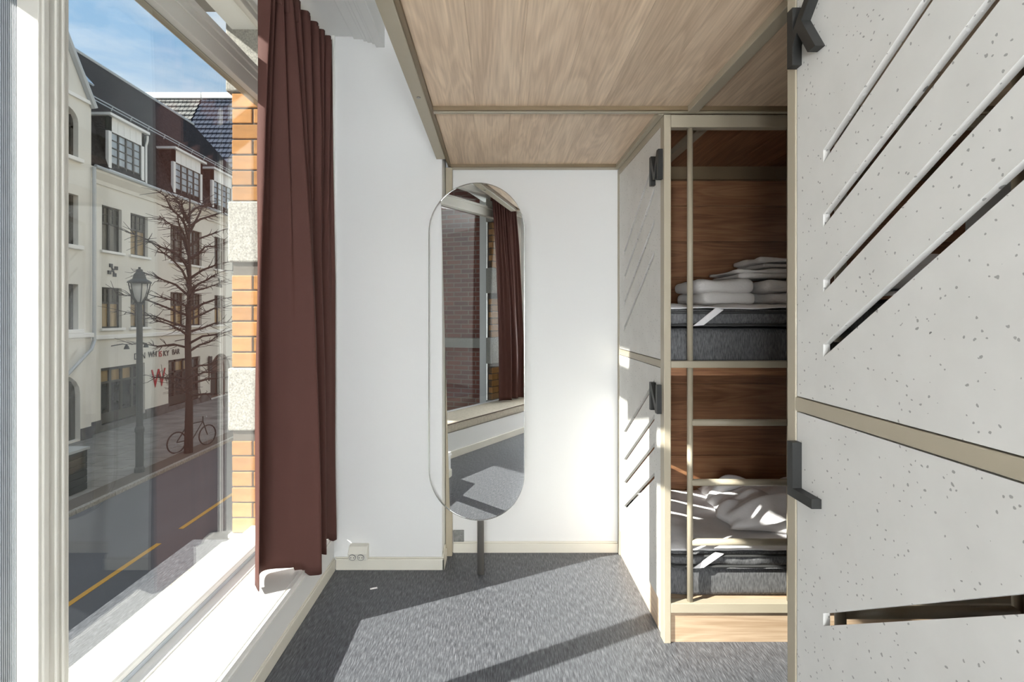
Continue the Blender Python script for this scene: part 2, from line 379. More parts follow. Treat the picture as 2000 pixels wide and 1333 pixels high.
build('pane', box(s0, s1, -.008, 0, .3, 2.64), M['glass'], bay)
build('pane', box(s0, s1, -.008, 0, 2.72, 2.9), M['glass'], bay)
build('soffit', box(s0-.4, s1, -.06, .75, 2.94, 3.1), M['ceil'], bay)
build('return_wall', box(s1, s1+.12, -.3, .30, 0, 3.1), M['wall'], bay)
build('wall_left_front', box(-1.5, -1.40, -2.7, -1.30, 0, 3.1), M['wall'], **ST)

def brick_wall(parent, u0, u1, z0, z1, pitch=.0845, h=.077, seed=1, thick=.06):
    """courses of separate bricks; local x = along the face, face at y = 0 looking to -y."""
    rnd = random.Random(seed); protos = {}
    L = .235; row = 0; z = z0
    while z+h <= z1+.002:
        x = u0 - (L/2 if row % 2 else 0)*1.0
        while x < u1-.01:
            a = max(x, u0); b = min(x+L-.010, u1)
            if u1-b < .045: b = u1
            if b-a > .04:
                key = round(b-a, 3)
                loc = ((a+b)/2, rnd.uniform(-.003, .001), z+h/2)
                if key not in protos:
                    o = build('brick', box(-key/2, key/2, 0, thick, -h/2, h/2), M['brick'], None, bevel=.004); o.parent = parent; o.location = loc; protos[key] = o
                else: inst(protos[key], parent, loc)
            x += L
        z += pitch; row += 1
    return z

# brick reveal right of window 1, three brick runs between pale stone blocks
pier = bpy.data.objects.new('wall_pier', None); COL.objects.link(pier); pier['kind'] = 'structure'; pier.location = (-1.33, 2.79, 0)
WL[pier] = Vector((0, 0, 0))
Lw = -.115; R0 = .10
build('mortar_bed', box(Lw+.004, R0, .006, .30, .20, 3.2), M['mortar'], pier)
for z0, z1, big in ((.185, .212, .02), (.775, 1.115, .018), (1.692, 2.022, .018), (2.62, 3.2, .03)):
    build('stone_block', box(Lw-big, R0, -.012, .30, z0, z1), M['stone'], pier, bevel=.008)
for z0, z1 in ((.216, .775), (1.12, 1.692), (2.028, 2.62)): brick_wall(pier, Lw, R0, z0, z1, seed=int(z0*10))
build('outer_sill', prism([(-1.33, .205), (-1.33, .17), (-1.50, .13), (-1.50, .165)], 1.2, 2.79, 'y'), M['stone'], **ST).name = 'trim_4'
# brick pier outside the far end of the bay window
pier2 = bpy.data.objects.new('wall_pier_bay', None); COL.objects.link(pier2); pier2['kind'] = 'structure'
pier2.location = (-1.575+.304*2.55-.953*.12, .564-.953*2.55-.304*.12, 0); pier2.rotation_euler = (0, 0, ang+math.pi); WL[pier2] = Vector((0, 0, 0))
build('mortar_bed', box(0, .98, .006, .08, -.2, 3.2), M['mortar'], pier2)
for z0, z1 in ((-.2, .3), (.775, 1.115), (1.692, 2.022), (2.62, 3.2)):
    build('stone_block', box(0, 1.0, -.012, .09, z0, z1), M['stone'], pier2, bevel=.008)
for z0, z1 in ((.31, .775), (1.12, 1.692), (2.028, 2.62)): brick_wall(pier2, .5, .98, z0, z1, seed=int(z0*10)+3)

# own building seen from the street: sunlit yellow brick front
own = boxes((-1.46, -1.33, 3.08, 46, -3.1, 13), (-1.46, -1.2, -40, -7.1, -3.1, 13), (-1.46, -1.34, 1.0, 3.08, 3.2, 13), (-1.9, -1.2, -3.0, 1.0, 3.3, 13),
            (-1.44, -1.2, 1.0, 3.08, -3.1, -.2), (-1.9, -1.2, -3.0, 1.2, -3.1, -.2), (-1.9, 3.3, -3.0, 3.2, 3.3, 3.5))
build('wall_outer', own, M['outer'], **ST)

# ------------------------------------------------------------------ street
build('road', box(-9.54, -5.3, -60, 120, -3.4, -3.10), M['asphalt'], **ST)
build('pavement_near', box(-5.3, -1.3, -60, 120, -3.4, -3.0), M['pave'], **ST)
pv = bpy.data.objects.new('pavement', None); COL.objects.link(pv); pv['kind'] = 'structure'; pv.location = (-12, 15, -3.01); WL[pv] = Vector(pv.location)
build('paving_bed', box(-26, -9.66, -60, 120, -3.4, -3.018), M['mortar'], pv)
sl = bmesh.new()                                             # paving slabs, three widths across the pavement
for i in range(9):
    for j in range(70):
        x = -15+i*.6; y = 4+j*.45+(.22 if i % 2 else 0)
        if x+.59 < -9.66: box(x, x+.588, y, y+.438, -3.04, -3.012+random.uniform(-.004, .004), bm=sl)
build('paving_slabs', sl, M['pave'], pv, kind='stuff')
k0 = None
for j in range(24):
    y = 5.0+j*1.2
    if k0 is None: k0 = build('kerb_stone', box(-.06, .06, -.594, .594, -.16, .006), M['kerb'], None, bevel=.01); k0.parent = pv; k0.location = (2.4, y-15, 0)
    else: inst(k0, pv, (2.4, y-15, 0))
rl = bpy.data.objects.new('road_marking', None); COL.objects.link(rl); rl.location = (-6.67, 10, -3.1); WL[rl] = Vector(rl.location)
rl['label'] = 'dashed yellow centre line painted along the dark road'; rl['category'] = 'road marking'
for y0, y1 in ((3.0, 6.3), (7.0, 10.1), (10.8, 13.9), (14.6, 17.7), (18.4, 21.5)):
    build('dash', box(-6.72, -6.62, y0, y1, -3.1, -3.094), M['yellow'], rl)

# ---- pale building opposite
FX = -15.0
bld = thing('townhouse', 'long pale stucco building with dark mansard roof and ground floor bar', 'building', (FX, 24, -3.01))
def yz(x0): return lambda u, v, w: (x0+w, u, v)
wins = [(19.43, 20.46), (20.95, 21.99), (23.51, 24.56), (25.06, 26.0), (27.17, 28.2), (29.0, 30.0)]
loops = [rect(18.54, 32.0, -3.01, 6.75)]
for a, b in wins:
    loops.append(rect(a, b, 3.9, 5.62)); loops.append(rect(a, b, .92, 2.49))
loops.append(rect(19.38, 21.8, -2.75, -.60)); loops.append(rect(23.36, 25.86, -2.75, -.64))
arch = [(26.79, -3.0), (28.74, -3.0), (28.74, -1.6)]+[(27.765+.975*math.cos(t), -1.6+.95*math.sin(t)) for t in [math.pi*k/12 for k in range(1, 12)]]+[(26.79, -1.6)]
loops.append(arch)
build('wall', plate(loops, .34, yz(FX-.17)), M['stucco'], bld)
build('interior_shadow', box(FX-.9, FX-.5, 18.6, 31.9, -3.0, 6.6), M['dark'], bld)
for q in ((FX-.02, FX+.05, 18.60, 19.36, -3.01, -2.55), (FX-.02, FX+.05, 21.82, 23.34, -3.01, -2.6), (FX-.02, FX+.05, 25.88, 26.77, -3.01, -2.62), (FX-.02, FX+.05, 28.76, 32, -3.01, -2.6), (FX-.1, FX+.03, 19.36, 21.82, -3.01, -2.75), (FX-.1, FX+.03, 23.34, 25.88, -3.01, -2.75)): build('plinth', box(*q), M['plinth'], bld)
build('string_course', box(FX-.02, FX+.09, 18.54, 32, .50, .66), M['stucco2'], bld, bevel=.02)
build('cornice', prism([(FX-.1, 6.35), (FX+.05, 6.35), (FX+.07, 6.5), (FX+.28, 6.72), (FX+.30, 6.85), (FX-.1, 6.85)], 18.54, 32, 'y'), M['stucco'], bld)
build('gutter', tube([(FX+.33, 18.7, 6.87), (FX+.33, 32, 6.87)], .07, 8), M['zinc'], bld)
def far_window(a, b, z0, z1, pm, pm2):
    x = FX-.16; f = bmesh.new(); w = .06
    for q in ((a, a+w, z0, z1), (b-w, b, z0, z1), (a, b, z0, z0+w), (a, b, z1-w, z1), ((a+b)/2-.05, (a+b)/2+.05, z0, z1), (a, b, z0+(z1-z0)*.6, z0+(z1-z0)*.6+.08)):
        box(x-.04, x+.04, q[0], q[1], q[2], q[3], bm=f)
    zt = z0+(z1-z0)*.6
    for yq in (a+(b-a)*.27, a+(b-a)*.73): box(x-.02, x+.025, yq-.015, yq+.015, zt, z1, bm=f)
    box(x-.02, x+.025, a, b, (zt+z1)/2+.02, (zt+z1)/2+.05, bm=f)
    o = build('window', f, M['wframe'], bld)
    mid = (a+b)/2
    for y0, y1 in ((a+w, mid-.05), (mid+.05, b-w)):
        build('pane', box(x-.015, x-.005, y0, y1, zt+.08, z1-w), pm, o); build('pane', box(x-.015, x-.005, y0, y1, z0+w, zt), pm2, o)
    build('window_sill', box(FX-.1, FX+.10, a-.1, b+.1, z0-.1, z0), M['stucco2'], bld, bevel=.015)
for i, (a, b) in enumerate(wins):
    far_window(a, b, 3.9, 5.62, M['pane'], M['pane'] if i != 1 else M['pane_warm'])
    far_window(a, b, .92, 2.49, M['pane'], M['pane_warm'])
for k, (a, b, zt) in enumerate(((19.38, 21.8, -.60), (23.36, 25.86, -.64))):
    f = bmesh.new(); x = FX-.16; n = 4
    for i in range(n+1): yq = a+(b-a)*i/n; box(x-.05, x+.05, max(a, yq-.06), min(b, yq+.06), -2.75, zt, bm=f)
    box(x-.05, x+.05, a, b, zt-.12, zt, bm=f); box(x-.05, x+.05, a, b, zt-.62, zt-.54, bm=f); box(x-.05, x+.06, a, b, -2.75, -2.35, bm=f)
    o = build('shop_window', f, M['wframe'], bld)
    for i in range(n):
        y0 = a+(b-a)*i/n+.06; y1 = a+(b-a)*(i+1)/n-.06
        build('pane', box(x-.015, x-.005, y0, y1, -2.35, zt-.62), M['shop'], o)
        build('pane', box(x-.015, x-.005, y0, y1, zt-.54, zt-.12), M['pane_warm'] if i in ((1, 2) if k else (0, 1, 2)) else M['shop'], o)
adoor = build('arched_door', box(FX-.34, FX-.28, 26.7, 28.8, -3.0, -.6), mat('brown_door_paint', (.10, .06, .045), .5), bld)
build('door_panel', boxes((FX-.29, FX-.25, 26.95, 27.7, -2.9, -1.7), (FX-.29, FX-.25, 27.83, 28.6, -2.9, -1.7)), M['wframe'], adoor)
# lettering: black and red words above the shop window, red W below
def ftxt(txt, size, y, z, m, nm='sign_lettering', sx=1.0): build(nm, text_bm(txt, size, .01, lambda u, v, w: (FX+.02+w, y+u*sx, z+v)), m, bld)
ftxt('DEN', .38, 21.12, -.42, M['blackpaint'], sx=.9); ftxt('WH', .36, 21.98, -.40, M['blackpaint'], sx=.88); ftxt('IS', .36, 22.66, -.42, M['redpaint'], sx=.92)
ftxt('KY', .36, 22.97, -.42, M['blackpaint'], sx=.92); ftxt('BAR', .36, 23.60, -.40, M['blackpaint'], sx=.86)
ftxt('W', 1.15, 22.18, -1.74, M['redpaint'], 'sign_emblem', sx=.8)
for yq, zq in ((19.95, 3.17), (27.67, 3.17)):
    c = bmesh.new()
    for k in range(4):
        t = k*math.pi/2+.5; box(FX, FX+.05, yq+.2*math.cos(t)-.07, yq+.2*math.cos(t)+.07, zq+.2*math.sin(t)-.07, zq+.2*math.sin(t)+.07, bm=c)
    tube([(FX+.03, yq-.2*math.cos(.5), zq-.2*math.sin(.5)), (FX+.03, yq+.2*math.cos(.5), zq+.2*math.sin(.5))], .03, 6, bm=c); tube([(FX+.03, yq+.2*math.sin(.5), zq-.2*math.cos(.5)), (FX+.03, yq-.2*math.sin(.5), zq+.2*math.cos(.5))], .03, 6, bm=c)
    build('wall_anchor', c, M['iron'], bld)
for yq in (19.9, 21.0, 23.85):
    l = tube([(FX, yq, .22), (FX+.45, yq, .30), (FX+.6, yq, .26)], .02, 6); lathe([(.02, .08), (.07, 0), (.10, -.10)], (FX+.6, yq, .2), 10, bm=l)
    build('spot_lamp', l, M['iron'], bld)
build('blade_sign', boxes((FX+.05, FX+.12, 26.5, 26.75, -1.5, -.72), (FX, FX+.05, 26.6, 26.64, -2.0, -.7)), M['iron'], bld)
build('downpipe', tube([(FX+.33, 24.85, 6.85), (FX+.1, 24.85, 6.3), (FX+.06, 24.85, -2.9)], .04, 8), M['zinc'], bld)
# roof
rf = [(FX+.22, 6.88), (-15.8, 9.77), (-19.0, 13.35), (-23, 9.0), (-23, 6.88)]
build('roof', prism(rf, 18.54, 32.0, 'y'), M['slate'], bld)
build('ridge_cap', tube([(-19, 18.54, 13.37), (-19, 32, 13.37)], .09, 8), M['zinc'], bld)
build('roof_rail', (lambda b: [tube([(-15.75, 18.6, 9.85+h), (-15.75, 32, 9.85+h)], .025, 6, bm=b) for h in (0, .12)] and [tube([(-15.85, 18.8+k*1.1, 9.75), (-15.75, 18.8+k*1.1, 10.0)], .025, 6, bm=b) for k in range(12)] and b)(bmesh.new()), M['zinc'], bld)
sk = build('skylight', prism([(-17.25, 11.45), (-17.2, 11.5), (-16.75, 11.0), (-16.8, 10.95)], 20.6, 21.3, 'y'), M['pane_sky'], bld)
def dormer(a, b, n):
    x = FX+.15; zt, zb = 9.05, 6.95
    f = boxes((x-.12, x, a, a+.16, zb, zt), (x-.12, x, b-.16, b, zb, zt), (x-.12, x, a, b, zt-.55, zt), (x-.3, x+.05, a, b, zb-.12, zb+.06), (-17.1, x+.16, a-.12, b+.12, zt, zt+.1))
    for i in range(1, 5): yq = a+.16+(b-a-.32)*i/5; box(x, x+.012, yq-.015, yq+.015, zt-.5, zt-.06, bm=f)
    build('dormer_body', box(-17.0, x-.13, a+.02, b-.02, zb, zt+.02), M['slate'], bld)
    o = build('dormer', f, M['wwhite'], bld)
    fr = bmesh.new(); y0, y1 = a+.16, b-.16; z0, z1 = zb+.06, zt-.55
    for i in range(n+1): yq = y0+(y1-y0)*i/n; box(x-.1, x-.04, yq-.035, yq+.035, z0, z1, bm=fr)
    for i in range(6): zq = z0+(z1-z0)*i/5; box(x-.1, x-.05, y0, y1, zq-.018, zq+.018, bm=fr)
    build('window_bars', fr, M['wframe'], o)
    for i in range(n):
        build('pane', box(x-.09, x-.08, y0+(y1-y0)*i/n+.035, y0+(y1-y0)*(i+1)/n-.035, z0, z1), M['pane_sky'], o)
dormer(19.57, 21.55, 4); dormer(23.5, 25.8, 4); dormer(26.7, 28.8, 4)
build('dormer_pipe', tube([(-14.78, 21.64, 9.0), (-14.78, 21.64, 8.8), (-14.84, 21.64, 8.6), (-14.84, 21.64, 6.9)], .045, 8), M['wwhite'], bld)

# ---- gabled house left of it
gh = thing('gabled_house', 'cream gabled house at the left edge of the view with arched windows', 'building', (-14.7, 12, -3.01))
gab = [(-4, -3.01), (18.54, -3.01), (18.54, 9.04), (15.9, 13.3), (13.26, 9.04), (-4, 9.04)]
def archl(a, b, z0, z1):
    r = (b-a)/2; c = (a+b)/2
    return [(a, z0), (b, z0), (b, z1-r*.8)]+[(c+r*math.cos(math.pi*k/10), z1-r*.8+r*.8*math.sin(math.pi*k/10)) for k in range(1, 10)]+[(a, z1-r*.8)]
gl_ = [gab, archl(16.85, 17.97, 6.92, 8.62), rect(16.8, 17.97, 3.86, 5.62), rect(16.8, 17.97, .92, 2.5), archl(16.2, 18.05, -2.95, -.6)]
build('wall', plate(gl_, .34, yz(-14.87)), M['stucco'], gh)
build('side_wall', prism([(18.2, 6), (18.54, 6), (18.54, 9.0), (18.2, 9.5)], -19, -15.0, 'x'), M['stucco'], gh)
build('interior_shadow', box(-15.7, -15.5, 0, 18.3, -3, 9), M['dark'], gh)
for z0, z1, ar in ((6.92, 8.62, 1), (3.86, 5.62, 0), (.92, 2.5, 0), (-2.95, -.6, 1)):
    f = boxes((-14.96, -14.88, 16.2, 18.0 if z0 > -2 else 18.1, z0, z0+.08), (-14.96, -14.88, 17.86, 18.06, z0, z1), (-14.96, -14.88, 17.3, 17.4, z0, z1), (-14.96, -14.88, 16.2, 18.06, z0+(z1-z0)*.62, z0+(z1-z0)*.62+.08))
    o = build('window', f, M['wframe'], gh); build('pane', box(-14.95, -14.93, 16.2, 18.1, z0, z1), M['pane'], o)
    if z0 > -2: build('window_sill', box(-14.75, -14.58, 16.6, 18.1, z0-.14, z0), M['stucco2'], gh, bevel=.02)
build('rake_coping', tube([(-14.66, 18.62, 8.95), (-14.66, 15.9, 13.4), (-14.66, 13.2, 8.95)], .13, 8), M['zinc'], gh)
build('gable_band', box(-14.72, -14.62, 13.3, 18.5, 9.0, 9.12), M['stucco2'], gh)
build('string_course', box(-14.72, -14.58, -4, 18.54, .62, .78), M['stucco2'], gh, bevel=.02)
build('downpipe', tube([(-14.62, 18.58, 6.8), (-14.62, 18.58, .5), (-14.5, 18.3, .2), (-14.45, 17.2, -.6)], .06, 8), M['zinc'], gh)
build('plinth', box(-14.72, -14.64, 18.06, 18.54, -3.01, -2.6), M['plinth'], gh)
build('roof', prism([(13.2, 9.0), (18.6, 9.0), (15.9, 13.35)], -18.5, -14.75, 'x'), M['slate'], gh)
build('low_roof', prism([(-14.5, 9.04), (-19, 12.8), (-23, 9.04)], -4, 13.3, 'y'), M['slate'], gh)

# ---- tiled roofs further up the street
def tiled(name, label, x0, x1, m, rows=26):
    t = thing(name, label, 'building', ((x0+x1)/2, 42, -3.01))
    build('wall', box(x0+.3, x1-.3, 38.5, 50, -3.01, 8.5), M['stucco'], t)
    bm = bmesh.new(); yA, zA, yB, zB = 45.5, 20.7, 37.5, 7.6
    for i in range(rows):
        f0, f1 = i/rows, (i+1)/rows
        yt, zt, yb, zb = yA+(yB-yA)*f0, zA+(zB-zA)*f0, yA+(yB-yA)*f1, zA+(zB-zA)*f1
        nx = max(2, int((x1-x0)/.36))
        for k in range(nx):
            xa = x0+(x1-x0)*k/nx; xb = xa+(x1-x0)/nx-.05
            v = [bm.verts.new(p) for p in ((xa, yt, zt), (xb, yt, zt), (xb, yb-.10, zb+.10), (xa, yb-.10, zb+.10), (xb, yb, zb-.02), (xa, yb, zb-.02))]
            bm.faces.new((v[0], v[3], v[2], v[1])); bm.faces.new((v[3], v[5], v[4], v[2]))
    build('roof_tiles', bm, m, t, kind='stuff')
    build('roof', prism([(37.5, 7.5), (45.5, 20.6), (53.5, 7.5)], x0, x1, 'x'), M['tile_blue'], t)
    build('ridge_cap', box(x0, x1, 45.2, 45.8, 20.65, 21.15), M['wwhite'], t)
tiled('tiled_house', 'distant house with grey tiled roof rising behind the pale building', -33, -26.2, M['tile_grey'])
tiled('tiled_house', 'distant house with blue black tiled roof next to the brick reveal', -26.1, -19.5, M['tile_blue'])
# ---- projecting red brick wing next to the bay (seen in the mirror only; added to shade the near bunk from the sun)
rb = thing('brick_sun_block', 'dark red brick wing added as a sun block, reflected in the tall mirror', 'building', (-3.2, -4, -3.01))
build('wall', box(-5.1, -1.52, -7, -1.42, -3.01, 12), M['redbrick'], rb)
build('stone_band', boxes((-5.15, -1.51, -7, -1.37, .95, 1.08), (-5.15, -1.51, -7, -1.37, 3.3, 3.5)), M['stone'], rb)

# ---- street furniture
lp = thing('street_lamp', 'dark iron street lamp with a bell topped lantern at the kerb', 'street lamp', (-10.1, 14.46, -3.01))
build('post', lathe([(.13, 0), (.13, .1), (.10, .16), (.10, 1.1), (.12, 1.15), (.12, 1.22), (.085, 1.3), (.075, 4.6), (.06, 4.75)], (-10.1, 14.46, -3.01), 14), M['iron'], lp, smooth=False)
c = (-10.1, 14.46, 1.74)
fr = bmesh.new()
for k in range(6):
    t = k*math.pi/3+.3; tube([(c[0]+.05*math.cos(t), c[1]+.05*math.sin(t), c[2]), (c[0]+.17*math.cos(t), c[1]+.17*math.sin(t), c[2]+.16), (c[0]+.24*math.cos(t), c[1]+.24*math.sin(t), c[2]+.42), (c[0]+.27*math.cos(t), c[1]+.27*math.sin(t), c[2]+.60)], .015, 6, bm=fr)
build('lantern_frame', fr, M['iron'], lp)
build('lantern_glass', lathe([(.05, .05), (.13, .2), (.18, .42), (.18, .56)], c, 14), M['lampglass'], lp, smooth=True)
build('lantern_hood', lathe([(.30, .58), (.29, .62), (.17, .70), (.14, .82), (.08, .90), (.08, .96), (.03, .98), (.03, 1.03)], c, 16), M['iron'], lp)

tr = thing('street_tree', 'leafless young street tree with thin spreading branches', 'tree', (-9.95, 16.5, -3.01))
bx, by = -9.95, 16.5
build('trunk', tube([(bx, by, -3.05), (bx+.03, by, -1.2), (bx-.02, by, .6), (bx+.03, by+.02, 2.2), (bx+.02, by, 3.8), (bx+.06, by, 5.6)], [.135, .108, .092, .07, .04, .012], 10), M['bark'], tr, smooth=True)
rng = random.Random(11)
NB = 46
for i in range(NB):
    z = -1.2+i*.13
    if -.4 < z < .12: continue            # gap in the crown where the bar's lettering shows through
    t = i*2.399+rng.uniform(-.4, .4); L = (2.15-(i/NB)**2*1.1)*rng.uniform(.7, 1.12)
    rise = (.12+.9*(i/NB)**1.3)*L*rng.uniform(.6, 1.3)-.1
    d = Vector((math.cos(t), math.sin(t), 0)); side = Vector((-d.y, d.x, 0))
    pts = [Vector((bx, by, z))]; 
    for s in (.25, .5, .75, 1.0): pts.append(Vector((bx, by, z))+d*L*s+Vector((0, 0, rise*s**.7))+side*rng.uniform(-.12, .12)+Vector((0, 0, rng.uniform(-.06, .06))))
    b = tube(pts, [.042, .033, .025, .017, .008], 6)
    for q in range(20):
        f = rng.uniform(.15, 1.0)*4; k = min(3, int(f)); p = pts[k].lerp(pts[k+1], f-k)
        dd = (d*rng.uniform(.2, .9)+side*rng.choice((-1, 1))*rng.uniform(.3, 1)+Vector((0, 0, rng.uniform(-.35, .6)))).normalized()*rng.uniform(.25, .65)
        mid = p+dd*.5+Vector((rng.uniform(-.05, .05), rng.uniform(-.05, .05), rng.uniform(-.05, .05)))
        tube([p, mid, p+dd], [.013, .009, .005], 4, bm=b, cap=False)
    build('branch', b, M['bark'], tr)
bk = thing('bicycle', 'dark bicycle parked against the tree on the pavement', 'bicycle', (-10.05, 17.0, -3.01))
wa, wb = Vector((-9.93, 17.55, -2.68)), Vector((-10.3, 16.45, -2.68)); ax = (wa-wb).normalized(); up = Vector((0, 0, 1))
for w in (wa, wb):
    o = build('wheel', tube([w+ax*.33*math.cos(2*math.pi*k/24)+up*.33*math.sin(2*math.pi*k/24) for k in range(25)], .022, 6, cap=False), M['blackpaint'], bk)
    sp = bmesh.new()
    for k in range(8): tube([w, w+ax*.32*math.cos(k*.785)+up*.32*math.sin(k*.785)], .004, 4, bm=sp)
    build('spokes', sp, M['zinc'], o)
bb = (wa+wb)/2+up*-.02; st = bb-ax*.18+up*.52; hd = wa-ax*.18+up*.5
f = bmesh.new()
for p, q in ((wb, bb), (bb, st), (st, hd), (bb, hd), (wb, st), (hd, wa), (hd, hd+up*.16)): tube([p, q], .018, 6, bm=f)
build('frame', f, M['iron'], bk)
sd = ax.cross(up)
build('handlebar', tube([hd+up*.16+sd*.28-ax*.1, hd+up*.18+sd*.15, hd+up*.18-sd*.15, hd+up*.16-sd*.28-ax*.1], .014, 6), M['zinc'], bk)
build('saddle', lathe([(.02, 0), (.1, .03), (.08, .08), (.02, .09)], st+up*.06, 10), M['blackpaint'], bk)
pl = thing('planter', 'grey timber planter box on the pavement at the left edge', 'planter', (-10.75, 12.7, -3.01))
for i in range(6): build('board', box(-11.2, -10.42, 12.38, 13.02, -3.0+i*.17, -3.0+i*.17+.16), M['iron'], pl, bevel=.01)
build('rim', box(-11.24, -10.38, 12.34, 13.06, -1.99, -1.93), M['zinc'], pl)

# ------------------------------------------------------------------ loft platform overhead
DY = 1.30
lf = thing('loft_platform', 'oak panelled sleeping platform overhead carried on olive grey steel beams', 'platform', (.3, 1.2, 2.26))
build('beam', boxes((-.335, -.285, DY, 2.822, 2.262, 2.36), (-.285, -.278, DY, 3.028, 2.29, 2.36)), M['olive'], lf, bevel=.003)
build('channel', box(-.285, -.270, DY, 2.985, 2.268, 2.30), M['olive_dark'], lf)
build('beam', boxes((-.27, .712, 2.166, 2.19, 2.262, 2.36), (.712, 3.18, 2.166, 2.19, 2.262, 2.36)), M['olive'], lf, bevel=.002)
build('channel', box(-.27, 3.18, 2.150, 2.166, 2.264, 2.30), M['olive_dark'], lf)
build('beam', box(-.27, .712, 2.985, 3.028, 2.262, 2.36), M['olive'], lf, bevel=.002)
build('channel', box(-.27, .712, 2.972, 2.985, 2.264, 2.30), M['olive_dark'], lf)
build('beam', boxes((.80, .845, DY, 2.150, 2.255, 2.36)), M['olive'], lf, bevel=.003)
build('deck', box(-.30, 3.18, DY, 3.02, 2.305, 2.36), M['olive_dark'], lf)
build('post', boxes((-.300, -.262, 2.975, 3.027, 0, 2.262)), M['olive'], lf, bevel=.003)
build('screw_head', tube([(-.31, 2.02, 2.2625), (-.31, 2.02, 2.259)], .008, 12), M['steel'], lf)
def planks(x0, x1, y0, y1, n):
    w = (x1-x0)/n; p0 = None
    for i in range(n):
        if p0 is None: p0 = build('plank', box(x0+.0002, x0+w-.0002, y0, y1, 2.281, 2.304), M['oak_y'], lf, bevel=.0006)
        else: inst(p0, lf, (w*i, 0, 0))
planks(-.27, .80, DY, 2.150, 6); planks(-.27, .712, 2.19, 2.972, 6); planks(.845, 3.18, DY, 2.150, 12)
build('beam', box(.690, .712, 2.19, 2.985, 2.260, 2.30), M['olive'], lf)
build('beam', box(-.335, 3.18, DY-.03, DY, 2.262, 2.36), M['olive'], lf, bevel=.003)

